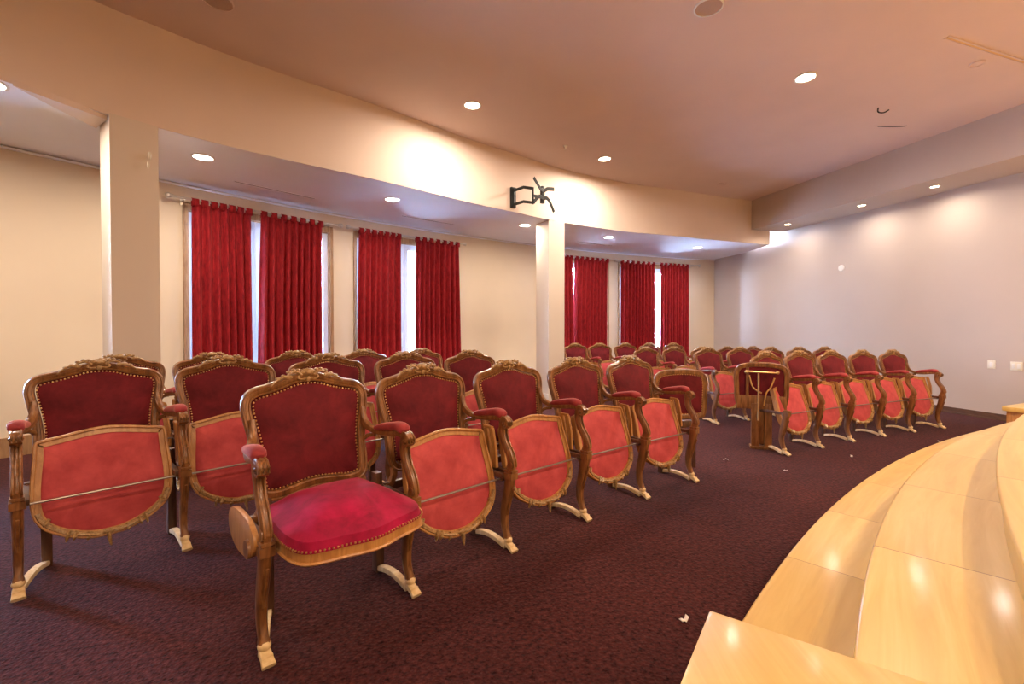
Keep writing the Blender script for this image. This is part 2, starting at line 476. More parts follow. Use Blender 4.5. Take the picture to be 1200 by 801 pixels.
# ------------------------------------------------------------ pillars
def pillar(deg_c, w, lab, box=None, inset=.0, name='trim_5'):
    pass
def column(p_front_left, deg, w, name):
    # front-left corner on the bulkhead line; front face runs along the curve, sides run outwards
    t = Vector((math.sin(R(deg)), -math.cos(R(deg)))); n = Vector((math.cos(R(deg)), math.sin(R(deg))))
    a = Vector(p_front_left); ps = [a, a + t * w, a + t * w + n * w, a + n * w]
    m = MB(); m.prism([tuple(p) for p in ps], 0, Z_LOW + .0)
    o = m.build(name, 'column', smooth=False); struct(o)
    q = [a - t * .015 - n * .015, a + t * (w + .015) - n * .015, a + t * (w + .015) + n * (w + .015), a - t * .015 + n * (w + .015)]
    m = MB(); m.prism([tuple(p) for p in q], 0, .17)
    struct(m.build('baseboard_' + name, 'column', smooth=False))
column((-2.242, 4.433), 127.7, .325, 'trim_5')
column((2.43, 7.02), 109.2, .335, 'trim_6')

# ------------------------------------------------------------ the stage
S1, S2, S3 = .1875, .375, .5625
E1 = ((8.881, -10.291), 13.960); E2 = ((8.196, -8.627), 11.858); E3 = ((10.493, -12.233), 15.764)
P0 = Vector((.944, 1.202)); U = Vector((.652, -.758)).normalized(); V = Vector((-U.y * -1, 0))
V = Vector((-.754, -.657)).normalized()
stage = empty('stage', (0, 0, 0), label='honey maple stage with three wide curved steps at the lower right', cat='stage')
def arc_pts(c, r, a0, a1, n=90): return [polar(c, r, a0 + (a1 - a0) * i / n) for i in range(n + 1)]
def ang_of(c, p): return math.degrees(math.atan2(p[1] - c[1], p[0] - c[0]))
def ang_at_x(c, r, x): return math.degrees(math.acos((x - c[0]) / r))
def ang_line(c, r, q, d):   # where the circle meets the ray q + t d, t > 0
    q = Vector(q) - Vector(c); b = q.dot(d); cc = q.dot(q) - r * r
    ts = [-b - math.sqrt(b * b - cc), -b + math.sqrt(b * b - cc)]
    t = min(ts, key=abs); p = q + d * t; return math.degrees(math.atan2(p.y, p.x))
def step(name, E, z0, z1, astart, tail, mat, over=.022, th=.03):
    c, r = E; pts = arc_pts(c, r, ang_at_x(c, r, XR - .004), astart)
    m = MB()
    poly = pts + tail
    # riser body slightly back, tread with rounded nosing on top
    body = arc_pts(c, r - over, ang_at_x(c, r - over, XR - .004), astart) + tail
    m.prism(body, z0, z1 - th)
    m2 = MB(); m2.prism(poly, z1 - th, z1)
    o = m2.mesh('tmp', mat); bm = bmesh.new(); bm.from_mesh(o)
    ed = [e for e in bm.edges if len(e.link_faces) == 2 and e.calc_face_angle(0) > R(60) and abs(e.verts[0].co.z - e.verts[1].co.z) < 1e-4]
    bmesh.ops.bevel(bm, geom=ed, offset=.011, segments=3, affect='EDGES', profile=.5)
    bm.verts.ensure_lookup_table(); vs = [v.co.copy() for v in bm.verts]; fs = [[v.index for v in f.verts] for f in bm.faces]
    bm.free(); m.add(vs, fs)
    return m.build(name, mat, stage, angle=35)
s_in = ang_line(*E1, P0 + V * .12, U)
tail = [tuple(P0 + V * .12 + U * 1.0), tuple(P0 + V * 1.2 + U * 1.0), (1.2, BACK + .3), (XR - .004, BACK + .3)]
step('step', E1, 0, S1, s_in, tail, maple_mat('maple tread lower', *E1[0], 3.2, 0.3))
a2 = ang_line(*E2, (1.2, .2), Vector((-1, -.6)).normalized())
def ang_at_y(c, r, y): return 180 - math.degrees(math.asin((y - c[1]) / r))
step('step', E2, S1 - .001, S2, ang_at_y(*E2, -3.8), [(XR - .004, -3.8)], maple_mat('maple tread middle', *E2[0], 5.0, 0.55))
step('platform', E3, S2 - .001, S3, ang_at_y(*E3, -4.2), [(XR - .004, -4.2)], maple_mat('maple platform', *E3[0], 4.0, 0.1))
# landing at the near end: a square block level with the second step
m = MB(); L_, W_ = 1.9, 1.05
q = [P0, P0 + U * W_, P0 + U * W_ + V * L_, P0 + V * L_]
m.prism([tuple(p) for p in q], .0, S2 + .002)
m.build('landing', maple_mat('maple landing', 14, -3, 30.0, 0.4), stage, angle=35, bevel=.012)
# the matching landing at the far end, against the right wall
P1 = Vector((6.605, 3.517)); A1 = Vector((.985, .17)).normalized(); B1 = Vector((A1.y, -A1.x))
q = [P1, P1 + A1 * ((XR - .004 - P1.x) / A1.x), Vector((XR - .004, 2.3)), P1 + B1 * 1.2]
m = MB(); m.prism([tuple(p) for p in q], 0, S2 - .05)
m.build('landing_base', 'wood_light', stage, bevel=.004, angle=30)
q = [P1 - A1 * .03 - B1 * .03, P1 + A1 * ((XR - .004 - P1.x) / A1.x) - B1 * .03, Vector((XR - .004, 2.3)), P1 + B1 * 1.2 - A1 * .03]
q[1].x = XR - .004
m = MB(); m.prism([tuple(p) for p in q], S2 - .05, S2 + .002)
m.build('landing', maple_mat('maple far landing', 14, -3, 4.0, 0.7), stage, bevel=.012, angle=30)

# ------------------------------------------------------------ the chair
def yb(z): return .092 + (z - .47) * .20             # rake of the back
half = [(0, 1.0), (.06, .994), (.12, .974), (.18, .958), (.226, .948), (.256, .928), (.268, .892), (.262, .835),
        (.248, .76), (.238, .68), (.238, .60), (.232, .535), (.208, .508), (.15, .502), (.08, .512), (0, .520)]
loopXZ = [(x, 0, z) for x, z in half] + [(-x, 0, z) for x, z in half[-2:0:-1]]
loop = catmull(loopXZ, 4, True)
outline = [(p.x, p.z) for p in loop]
def back_fn(off=0):
    def fn(u, v, w): return Vector((u, yb(v) - w * .98 - off, v - w * .2))
    return fn
def inset(ol, d):
    n = len(ol); out = []
    for i in range(n):
        a = Vector(ol[i - 1]); b = Vector(ol[(i + 1) % n]); t = (b - a).normalized()
        out.append((ol[i][0] + t.y * d, ol[i][1] - t.x * d))
    return out
def area(ol): return sum(ol[i][0] * ol[(i + 1) % len(ol)][1] - ol[(i + 1) % len(ol)][0] * ol[i][1] for i in range(len(ol)))
def shrink(ol, d): return inset(ol, -d if area(ol) > 0 else d)
def resample(ol, step_):
    pts = [Vector(p) for p in ol]; pts.append(pts[0]); L = [0]
    for a, b in zip(pts[:-1], pts[1:]): L.append(L[-1] + (b - a).length)
    n = int(L[-1] / step_); out = []; j = 0
    for i in range(n):
        s = L[-1] * i / n
        while L[j + 1] < s: j += 1
        out.append(pts[j].lerp(pts[j + 1], (s - L[j]) / max(1e-9, L[j + 1] - L[j])))
    return out
Nrm = Vector((0, -.98, -.2)).normalized()

# seat outline, u across, v from rear (0) to front
sh = [(0, -.012), (.08, -.006), (.16, .008), (.215, .02), (.235, .03), (.243, .10), (.255, .22), (.262, .33), (.255, .42), (.228, .48), (.17, .505), (.10, .52), (.05, .535), (0, .542)]
seat_ol = [(p.x, p.z) for p in catmull([(x, 0, z) for x, z in sh] + [(-x, 0, z) for x, z in sh[-2:0:-1]], 4, True)]

fh = [(0, -.024), (.08, -.016), (.16, .000), (.225, .012), (.250, .026), (.254, .10), (.262, .20), (.265, .30), (.256, .37), (.230, .425), (.18, .47), (.115, .505), (.05, .524), (0, .526)]
fold_ol = [(p.x, p.z) for p in catmull([(x, 0, z) for x, z in fh] + [(-x, 0, z) for x, z in fh[-2:0:-1]], 4, True)]

def scroll(mb, c, r, axis='x', w=.02, turns=1.3, th=.012, start=0, s=1):
    pts = []
    for i in range(int(18 * turns)):
        a = start + s * i / 18 * 2 * PI; rr = r * (1 - .65 * i / (18 * turns))
        pts.append((c[0], c[1] + rr * math.cos(a), c[2] + rr * math.sin(a)) if axis == 'x' else (c[0] + rr * math.cos(a), c[1], c[2] + rr * math.sin(a)))
    mb.sweep(pts, (th, w), up=(1, 0, 0) if axis == 'x' else (0, 1, 0), n=6)

def standard_parts(root, side):
    """one side frame: front leg, rear leg, floor rail, arm support, arm, side board"""
    X = .31
    def fin(mb, name, mat, parent=root, **k):
        if side < 0: mb.mirx()
        return mb.build(name, mat, parent, **k)
    # front cabriole leg
    p = catmull([(X, -.235, .455), (X, -.232, .40), (X, -.218, .33), (X, -.198, .26), (X, -.186, .19), (X, -.188, .13), (X, -.204, .085), (X, -.218, .055)], 3)
    m = MB(); m.sweep(p, [(.044 - .012 * i / len(p) + (.008 if i > len(p) - 4 else 0), .070 - .034 * i / len(p)) for i in range(len(p))], up=(0, 1, 0), n=12, p=3)
    m.box(X - .026, X + .026, -.268, -.205, .405, .440)
    m.box(X - .024, X + .024, -.272, -.212, .446, .458)
    m.sweep([(X, -.262, .36), (X, -.238, .28), (X, -.214, .2)], (.014, .010), up=(0, 1, 0), n=6)
    leg = fin(m, 'front_leg', 'wood', bevel=0)
    m = MB(); m.ball((X, -.216, .060), (.024, .024, .020), 12, 8)
    m.sweep([(X, -.200, .042), (X, -.222, .034), (X, -.246, .024), (X, -.272, .010)], [(.034, .03), (.042, .030), (.044, .024), (.050, .020)], up=(0, 0, 1), n=10, p=4)
    m.sweep([(X - .020, -.247, .030), (X + .020, -.247, .030)], (.016, .016), up=(0, 0, 1), n=8)
    fin(m, 'foot', 'wood_pale', leg)['label'] = 'pale scuffed foot'
    # rear leg and floor rail; the rear leg of an end frame stands further in
    XI = X - .008 if side > 0 else X - .095
    m = MB(); m.box(XI - .021, XI + .021, .050, .098, 0, .44); m.box(XI - .018, XI + .018, .058, .11, .40, .50)
    fin(m, 'rear_leg', 'wood_dark', bevel=.004)
    pr = [(X + (XI - X) * t, -.20 + .27 * t, .016 + .024 * math.sin(t * PI)) for t in [i / 10 for i in range(11)]]
    m = MB(); m.sweep(pr, (.036, .026), up=(0, 0, 1), n=8, p=5)
    fin(m, 'foot_rail', 'wood_pale')
    # arm support
    p = catmull([(X, -.236, .452), (X, -.246, .495), (X, -.226, .55), (X, -.190, .60), (X, -.170, .65), (X, -.172, .69), (X, -.180, .715)], 3)
    m = MB(); m.sweep(p, [(.040, .060 - .020 * math.sin(PI * i / len(p))) for i in range(len(p))], up=(0, 1, 0), n=12, p=3)
    for dx in (-.012, .012):
        m.sweep([(q.x + dx, q.y - .026, q.z) for q in p[2:-3]], (.010, .009), up=(0, 1, 0), n=6)
    scroll(m, (X, -.246, .482), .024, 'x', .044, 1.1, .012, 1.5)
    fin(m, 'arm_support', 'wood')
    # arm with scrolled knuckle
    p = catmull([(.252, .150, .83), (.252, .128, .775), (.264, .095, .738), (.288, .04, .718), (.304, -.04, .720), (X, -.11, .730), (X, -.17, .732), (X, -.205, .720)], 3)
    m = MB(); m.sweep(p, [(.028 + .016 * min(1, i / 8), .046 - .014 * min(1, i / 8)) for i in range(len(p))], up=(0, 0, 1), n=10, p=3)
    scroll(m, (X, -.198, .710), .032, 'x', .046, 1.5, .015, 1.2)
    m.ball((X, -.198, .710), (.027, .017, .017), 10, 8)
    for dx in (-.015, 0, .015): m.sweep([(X + dx, -.165, .748), (X + dx, -.21, .741), (X + dx, -.234, .720), (X + dx, -.234, .70)], (.011, .012), up=(0, .3, 1), n=6)
    p2 = catmull([(.244, .128, .66), (.262, .10, .690), (.285, .05, .700)], 3)
    m.sweep(p2, (.022, .022), up=(0, 0, 1), n=8)
    arm = fin(m, 'armrest', 'wood')
    m = MB()
    pp = catmull([(.282, .055, .732), (.294, .010, .742), (.304, -.06, .754), (X, -.12, .762), (X, -.162, .757), (X, -.180, .742)], 3)
    m.sweep(pp, [(.060 * (1 - abs(2 * i / (len(pp) - 1) - 1) ** 6 * .5), (.034 + .020 * i / len(pp)) * (1 - abs(2 * i / (len(pp) - 1) - 1) ** 6 * .6)) for i in range(len(pp))], up=(0, 0, 1), n=14, p=2.6)
    fin(m, 'arm_pad', 'velvet_pad', arm)
    return X

def make_crest(root):
    m = MB(); S = Matrix.Rotation(R(-11.3), 3, 'X')
    def P(x, z, off=.022): return Vector((x, yb(z) - off, z))
    m.ball(P(0, 1.022, .020), (.040, .018, .020), 14, 8)
    m.ball(P(0, 1.022, .034), (.020, .010, .011), 10, 6)
    for s in (-1, 1):
        m.sweep(catmull([P(s * .03, 1.008), P(s * .055, 1.026), P(s * .085, 1.020), P(s * .10, 1.004), P(s * .085, .996), P(s * .075, 1.006)], 3),
                [(.016 - .0006 * i, .018 - .0007 * i) for i in range(16)], up=(0, 1, 0), n=8)
        m.sweep(catmull([P(s * .08, 1.004), P(s * .12, 1.004), P(s * .155, .985), P(s * .175, .966)], 3), [(.020 - .0016 * i, .020 - .0014 * i) for i in range(10)], up=(0, 1, 0), n=8)
        for q, (x, z) in enumerate(((.045, 1.034), (.066, 1.034), (.09, 1.026), (.115, 1.010), (.14, .998))):
            m.ball(P(s * x, z, .018), (.012, .012, .008), 8, 5)
        m.sweep(catmull([P(0, .998), P(s * .03, .990), P(s * .05, .998), P(s * .042, 1.008)], 3), (.010, .010), up=(0, 1, 0), n=6)
    m.ball(P(0, .990, .026), (.012, .010, .014), 8, 6)
    m.v = [(x * .95, y + .001, .99 + (z - .99) * .98) for x, y, z in m.v]
    return m.build('crest', 'carved', root)

def seat_bits(root, fn, opened):
    """seat: wooden rim, cloth underside, cushion; fn(u,v,w) maps, w up from the sitting side"""
    m = MB(); ol = seat_ol if opened else fold_ol; n = len(ol)
    inner = shrink(ol, .030)
    vs = []; rings = [(ol, -.020), (ol, .012 if opened else .022), (inner, .012 if opened else .022), (inner, -.020)]
    for k, (o, w) in enumerate(rings):
        for u, v in o: vs.append(fn(u, v, w))
    fs = []
    for a in range(4):
        b = (a + 1) % 4
        for i in range(n): j = (i + 1) % n; fs.append((a * n + i, a * n + j, b * n + j, b * n + i))
    m.add(vs, fs)
    # back edge board, wide at the hinge side
    m.sweep([fn(u, v - .0, -.024) for u, v in [(p[0], p[1]) for p in ol]], (.016, .012), up=(fn(0, 0, 1) - fn(0, 0, 0)), n=6, closed=True)
    rim = m.build('seat_frame', 'wood_light' if not opened else 'wood_light', root)
    if not opened:
        m = MB(); wide = [(p[0], p[1]) for p in inner]
        m.dome(wide, lambda u, v, w: fn(u, v, -.014 - w), .010, 5)
        m.build('seat_underside', 'underside', root)
    # carved apron on the front rim
    m = MB()
    edge = [q for q in ol if q[1] > .36]; edge.sort(key=lambda q: q[0])
    m.sweep([fn(u * .97, v - .012, -.026) for u, v in edge], [(.024, .016 + .006 * abs(math.sin(i * .9))) for i in range(len(edge))], up=(fn(0, 0, 1) - fn(0, 0, 0)), n=6)
    for s in (-1, 1):
        for u, v, L in ((.225, .418, .010), (.150, .492, .026), (.125, .503, .014), (.075, .522, .010)):
            m.sweep([fn(s * u * .93, v - .025, -.028), fn(s * u, v, -.032), fn(s * (u + .004), v + L, -.020)], [(.030, .016), (.026, .018), (.008, .007)], up=(1, 0, 0), n=6)
        m.sweep([fn(s * .03, .520, -.030), fn(s * .075, .508, -.036), fn(s * .12, .494, -.032)], [(.014, .012), (.022, .016), (.008, .008)], up=(0, 0, 1), n=6)
    m.ball(fn(0, .512, -.036), (.030, .014, .014), 10, 6)
    m.sweep([fn(0, .51, -.03), fn(0, .545, -.03), fn(.006, .585, -.018)], [(.036, .022), (.026, .018), (.008, .008)], up=(1, 0, 0), n=8)
    if not opened: m.build('seat_apron', 'carved', root)
    cus = [(u, v + .0) for u, v in shrink(ol, -.002 if opened else .006)]
    m = MB(); m.dome(cus, lambda u, v, w: fn(u, v, (.012 if opened else .02) + w), .125 if opened else .055, 9, power=3.0)
    return rim, m

def make_chair(kind, opened=False):
    root = empty('theatre_armchair')
    m = MB(); path = [Vector((u, yb(v), v)) for u, v in outline]
    m.sweep(path, (.042, .034), up=Nrm, n=12, closed=True, p=3)
    m.sweep([p + Nrm * .019 for p in [Vector((u, yb(v), v)) for u, v in shrink(outline, -.012)]], (.014, .012), up=Nrm, n=6, closed=True)
    m.sweep([p + Nrm * .017 for p in [Vector((u, yb(v), v)) for u, v in shrink(outline, .013)]], (.010, .010), up=Nrm, n=6, closed=True)
    for s in (-1, 1):    # stiles going down to the hinge
        m.sweep([(s * .222, yb(.52), .52), (s * .228, .088, .47), (s * .25, .08, .43), (s * .29, .075, .415)], (.034, .034), up=(0, 1, 0), n=8, p=3)
    fr = m.build('back_frame', 'wood', root)
    make_crest(fr)
    co = shrink(outline, .024)
    m = MB(); m.dome(co, back_fn(.004), .030, 8, back=.012, power=2.2); cu = m.build('back_cushion', 'velvet', root)
    m = MB()
    for q in resample(shrink(outline, .028), .0155):
        c = Vector((q[0], yb(q[1]), q[1])) + Nrm * .012
        m.ball(c, .0048, 6, 4)
    m.build('nail_trim', 'brass', cu)
    # plain back shell
    m = MB(); m.dome(co, lambda u, v, w: Vector((u, yb(v) + .008 + w, v)), .012, 5); m.build('back_panel', 'velvet', root)
    standard_parts(root, 1)
    if kind == 'end': standard_parts(root, -1)
    # rear cross rail and hinge blocks
    m = MB(); m.box(-.29, .29, .068, .098, .40, .44)
    for s in (-1, 1): m.box(s * .285 - .014, s * .285 + .014, -.215, .07, .405, .430)
    m.build('cross_rail', 'wood_dark', root, bevel=.003)
    if opened:
        def fn(u, v, w): return Vector((u * 1.02, .085 - v * 1.06, .425 + w + .008 * (v / .5)))
        rim, m = seat_bits(root, fn, True)
        cus = m.build('seat_cushion', 'velvet_seat', root); cus['label'] = 'bright crimson domed velvet cushion'
        m = MB()
        for q in resample(shrink(seat_ol, -.004), .0145):
            m.ball(fn(q[0], q[1], .020), .0045, 6, 4)
        m.build('nail_trim', 'brass', cus)
        m = MB()
        for s in (-1,):
            ol = [(y, z) for y, z in ((-.22, .42), (-.16, .375), (-.06, .355), (.04, .36), (.11, .395), (.13, .44), (.11, .485), (.04, .51), (-.06, .515), (-.16, .505), (-.22, .47))]
            ol = [(p.x, p.z) for p in catmull([(a, 0, b) for a, b in ol], 4, True)]
            X = -.345; n = len(ol)
            m.add([(X, y, z) for y, z in ol] + [(X + .02, y, z) for y, z in ol], [tuple(range(n)), tuple(range(n, 2 * n))[::-1]] + [(i, (i + 1) % n, (i + 1) % n + n, i + n) for i in range(n)])
        m.build('side_board', 'wood_light', root, bevel=.004)
        m = MB(); m.lathe([(.034, -.012), (.036, 0), (.030, .008), (.01, .010)], (-.343, -.16, .41), 18, 'x'); m.build('pivot_cap', 'wood', root)
    else:
        th = R(17)
        def fn(u, v, w):   # v down from the top edge, w towards the back
            top = Vector((0, -.005, .655)); d = Vector((0, -math.sin(th), -math.cos(th))); nn = Vector((0, math.cos(th), -math.sin(th)))
            return top + Vector((u * 1.0, 0, 0)) + d * (v * .97) + nn * (w - .03)
        rim, m = seat_bits(root, fn, False)
        m.build('seat_cushion', 'velvet', root)
        m = MB()
        for s in ((1,) if kind == 'mid' else (1, -1)):
            m = MB()
            for y0 in (-.085, -.035):
                p = [(s * .312, y0 - .02, .44), (s * .312, y0 - .012, .55), (s * .308, y0 + .012, .66)]
                m.sweep(p, (.020, .036), up=(0, 1, 0), n=8, p=4)
            m.sweep([(s * .308, -.08, .665), (s * .308, -.01, .668)], (.022, .016), up=(0, 0, 1), n=8, p=4)
            m.build('side_board', 'wood_light', root)
        m = MB(); m.sweep([(-.29, -.188, .402), (.312, -.188, .402)], (.012, .012), up=(0, 0, 1), n=8, p=2)
        for s in (-1, 1):
            m.box(s * .292 - .012, s * .292 + .012, -.197, -.180, .388, .418)
        m.build('tie_bar', 'metal', root)
    return root

def scale_at(a): return 1.022 - (122.2 - a) * .0037
def seat_place(o, ang, r, sc, spin=0):
    # origin of the chair sits .27 behind its front foot tips
    x, y = polar(RC, r + .27 * sc, ang)
    o.location = (x, y, 0); o.rotation_euler = (0, 0, R(ang - 90 + spin)); o.scale = (sc, sc, sc)
proto_end = make_chair('end'); proto_mid = make_chair('mid'); proto_open = make_chair('end', True)
used = {'end': False, 'mid': False}
def get(kind):
    p = proto_end if kind == 'end' else proto_mid
    if not used[kind] and kind == 'mid': used[kind] = True; return p
    return copy_tree(p)
ORD = ['leftmost', 'second from left', 'middle', 'second from right', 'rightmost']
def row(angs, r, name, group, sx=1.0, first_kind='end', words=None):
    for i, a in enumerate(angs):
        o = get('end' if (i == 0 and first_kind == 'end') else 'mid')
        seat_place(o, a, r, scale_at(a) * sx)
        o['label'] = words[i]; o['category'] = 'chair'; o['group'] = group
# front row, left of the aisle: one seat open, four folded
seat_place(proto_open, 119.98, RR, 1.015)
tag(proto_open, 'nearest red velvet armchair, the only one whose crimson seat is folded down', 'chair')
row([117.78, 115.52, 113.28, 111.08], RR, '', 'armchairs in the front row left of the aisle', 1.0, 'mid',
    ['armchair with folded seat directly right of the open crimson seat',
     'front row folded armchair, second to the right of the open crimson seat',
     'front row folded armchair in front of the slim middle pillar',
     'front row folded armchair beside the loose dark velvet back'])
# front row, right of the aisle
row([103.9, 101.86, 99.76, 97.7, 95.65], RR, '', 'armchairs in the front row right of the aisle', 1.01, 'end',
    ['front row armchair right beside the bare wooden back with brass T brace',
     'folded armchair second from the aisle in the front row of the right block',
     'folded armchair third from the aisle in the front row of the right block',
     'folded armchair second from the right end in the front row of the right block',
     'folded armchair at the far right end of the front row, open arm towards the wall'])
for o in COL.objects:      # the seat next to the bare wooden back has lost its outer arm
    pass
def side_of(o): return sum(v.co.x for v in o.data.vertices) / len(o.data.vertices)
aisle = next(o for o in COL.objects if o.get('label', '').startswith('front row armchair right beside the bare'))
for ch in list(aisle.children):
    if ch.name.split('.')[0] in ('armrest', 'arm_support', 'side_board') and side_of(ch) < -.2:
        for g in list(ch.children): bpy.data.objects.remove(g)
        bpy.data.objects.remove(ch)
R2 = 17.41; R3 = 18.59; R4 = 19.85
row([122.22, 120.15, 118.0, 115.85, 113.7], R2, '', 'armchairs in the second row left of the aisle', 1.01, 'end',
    ['large folded armchair at the far left edge, two legs on a pale floor rail',
     'folded armchair in the second row just left of the open crimson seat',
     'second row armchair whose dark back shows above the open crimson chair',
     'second row armchair whose back peeks over the chair right of the open seat',
     'second row armchair at the aisle end of the left block, against bare cream wall'])
row([101.81, 99.75, 97.7, 95.75, 93.95], R2, '', 'armchairs in the second row right of the aisle', 1.0, 'end',
    ['second row armchair standing in the gap left of the bare wooden back, seat folded',
     'second row armchair mostly hidden by the bare wooden back with brass T brace',
     'second row armchair showing between the first two chairs of the right front row',
     'second row armchair showing between the second and third chairs of the right front row',
     'second row armchair farthest right, only a light crest visible against the wall'])
row([121.59, 119.72, 117.62, 115.55, 113.5], R3, '', 'armchairs in the third row left of the aisle', .985, 'end',
    ['third row armchair with its back in front of the wide left pillar',
     'third row armchair with its back in front of the leftmost red curtain',
     'third row armchair in front of the deep folded curtain of the leftmost window',
     'third row armchair in front of the left curtain of the second window',
     'third row armchair in front of the purplish curtain of the second window'])
row([101.98, 100.15, 98.24, 96.5, 94.7], R3, '', 'armchairs in the third row right of the aisle', .96, 'end',
    ['third row armchair with a purplish back left of the bright window slit',
     'third row armchair with a purplish back right of the bright window slit',
     'third row armchair just right of the rightmost curtain',
     'third row armchair in front of the bluish patch on the right wall',
     'third row armchair farthest right, behind the brass T brace'])
row([103.41, 101.85, 100.15, 98.5, 96.8], R4, '', 'armchairs in the back row', .985, 'end',
    ['back row armchair at the left, just right of the slim middle pillar',
     'back row armchair in front of the curtain right of the slim pillar',
     'back row armchair in front of the bare wall between the two far curtains',
     'back row armchair left of the bright window slit',
     'back row armchair right of the bright window slit'])

def drop(o):
    for c in list(o.children): drop(c)
    bpy.data.objects.remove(o)
drop(proto_end)
# two chair ends whose backs stand turned away
def turned_back(loc, rz, label, dark, w=.44, top=.87):
    root = empty('detached_chair_back', loc, rz, label=label, cat='chair back', group='turned chair backs at the row ends')
    h2 = w / 2
    ol = [(0, top), (h2 * .5, top - .008), (h2 * .85, top - .03), (h2, top - .09), (h2 * 1.0, top - .22), (h2 * .96, .50), (h2 * .8, .46), (0, .455)]
    ol = [(p.x, p.z) for p in catmull([(a, 0, b) for a, b in ol] + [(-a, 0, b) for a, b in ol[-2:0:-1]], 4, True)]
    m = MB(); m.sweep([(u, 0, v) for u, v in ol], (.050, .036), up=(0, -1, 0), n=10, closed=True, p=3.5)
    m.sweep([(u, -.018, v) for u, v in shrink(ol, -.012)], (.012, .010), up=(0, -1, 0), n=6, closed=True)
    m.build('back_frame', 'wood', root)
    ins = shrink(ol, .02)
    m = MB(); m.dome(ins, lambda u, v, w_: Vector((u, -.002 - w_, v)), .022 if dark else .004, 6, back=.012)
    cu = m.build('back_cushion', 'velvet', root)
    if dark:
        m = MB()
        for q in resample(shrink(ol, .026), .016): m.ball((q[0], -.012, q[1]), .0045, 6, 4)
        m.build('nail_trim', 'brass', cu)
    else:
        m = MB(); m.box(-h2, h2, -.022, .012, .41, .55)
        m.box(-h2 * .62, -h2 * .50, -.02, .01, .5, .84)
        m.build('lower_board', 'wood', root, bevel=.006)
        m = MB(); m.sweep([(-h2 * .6, -.045, .80), (h2 * .62, -.045, .79)], (.020, .020), up=(0, 0, 1), n=10, p=2)
        m.sweep([(-.03, -.045, .80), (-.03, -.05, .30)], (.018, .018), up=(0, 1, 0), n=10, p=2)
        for s in (-1, 1): m.ball((s * h2 * .62, -.04, .795), .018, 10, 8)
        m.sweep(catmull([(-h2 * .5, -.03, .76), (-h2 * .35, -.035, .64), (.0, -.04, .58)], 4), (.016, .016), up=(0, 1, 0), n=8)
        m.sweep(catmull([(h2 * .5, -.03, .74), (h2 * .35, -.035, .64), (.04, -.04, .58), (.02, -.04, .45)], 4), (.016, .016), up=(0, 1, 0), n=8)
        m.build('brace', 'brass', root)['label'] = 'brass T shaped brace'
        m = MB(); m.box(-.09, -.02, -.03, .03, 0, .47); m.box(.03, .10, -.03, .03, 0, .47); m.box(-.02, .03, -.01, .01, .05, .47)
        m.box(-.10, .12, -.035, .08, 0, .03)
        m.build('post', 'wood', root, bevel=.006)
    if dark:
        for s in (-1, 1):
            m = MB(); m.box(s * h2 * .55 - .018, s * h2 * .55 + .018, -.018, .018, 0, .50); m.build('rear_leg', 'wood_dark', root, bevel=.004)
        m = MB(); m.box(-h2 * .6, h2 * .6, -.03, .03, .36, .42); m.build('cross_rail', 'wood_dark', root, bevel=.004)
    return root
TB1 = turned_back((2.475, 3.56, 0), R(-6), 'loose dark velvet chair back in nailed frame, ending the left front row', True, .47, .862)
TB2 = turned_back((3.67, 3.90, 0), R(-36), 'bare wooden chair back with brass T brace, starting the right front row', False, .46, .872)

# ------------------------------------------------------------ ceiling fittings
def downlight(x, y, z, r, lab, mat, group):
    root = empty('ceiling_downlight', (x, y, z), label=lab, cat='ceiling light', group=group)
    m = MB(); m.lathe([(r * 1.25, 0.0), (r * 1.27, -.006), (r * 1.05, -.010), (r, -.004), (r, 0.0)], n=28); m.build('trim_ring', 'white', root)
    m = MB(); m.lathe([(r, -.001), (r, -.003), (r * .6, -.005), (.001, -.006)], n=28); m.build('lamp_lens', mat, root)
def lamp(x, y, z, power, col, size=.14, spread=175, target=None):
    d = bpy.data.lights.new('downlight beam', 'AREA'); d.shape = 'DISK'; d.size = size; d.energy = power; d.color = col
    d.spread = R(spread)
    o = bpy.data.objects.new('downlight_beam', d); COL.objects.link(o); o.location = (x, y, z)
    if target: o.rotation_euler = (Vector(target) - Vector((x, y, z))).to_track_quat('-Z', 'Y').to_euler()
    return o
WARM = (1, .74, .50); WARM2 = (1, .84, .69)
MAIN = [(.901, 5.347, 'round ceiling light, left one of the three in the high ceiling, near the bulkhead'),
        (3.171, 6.516, 'round ceiling light in the high ceiling close to the bulkhead above the wall bracket'),
        (4.182, 3.885, 'largest and brightest round ceiling light at the upper right of the high ceiling')]
for x, y, lab in MAIN:
    downlight(x, y, Z_MAIN, .085, lab, 'lamp', 'round lights in the high ceiling'); lamp(x, y, Z_MAIN - .02, 68, WARM2)
LOW = [(-1.891, 5.331, 'round light in the lower ceiling just right of the wide left pillar'),
       (-.024, 6.429, 'round light in the bluish lower ceiling above the second window'),
       (2.158, 7.471, 'round light in the lower ceiling just left of the slim middle pillar'),
       (4.009, 8.052, 'round light in the lower ceiling just right of the slim middle pillar'),
       (6.396, 8.595, 'round light in the lower ceiling nearest the right wall'),
       (-2.80, 4.10, 'round light in the lower ceiling at the left edge of the picture')]
for x, y, lab in LOW:
    downlight(x, y, Z_LOW, .085, lab, 'lamp_cool', 'round lights in the lower ceiling'); lamp(x, y, Z_LOW - .02, 30, WARM2)
SOF = [(7.496, 4.818, 'small spotlight in the right soffit, rightmost of three'),
       (7.483, 5.861, 'small spotlight in the right soffit, middle of three'),
       (7.451, 7.287, 'small spotlight in the right soffit at the corner with the curved bulkhead')]
for x, y, lab in SOF:
    downlight(x, y, Z_SOFFIT, .05, lab, 'lamp', 'small spotlights in the right soffit'); lamp(x, y, Z_SOFFIT - .02, 10, WARM2, .08, 165)
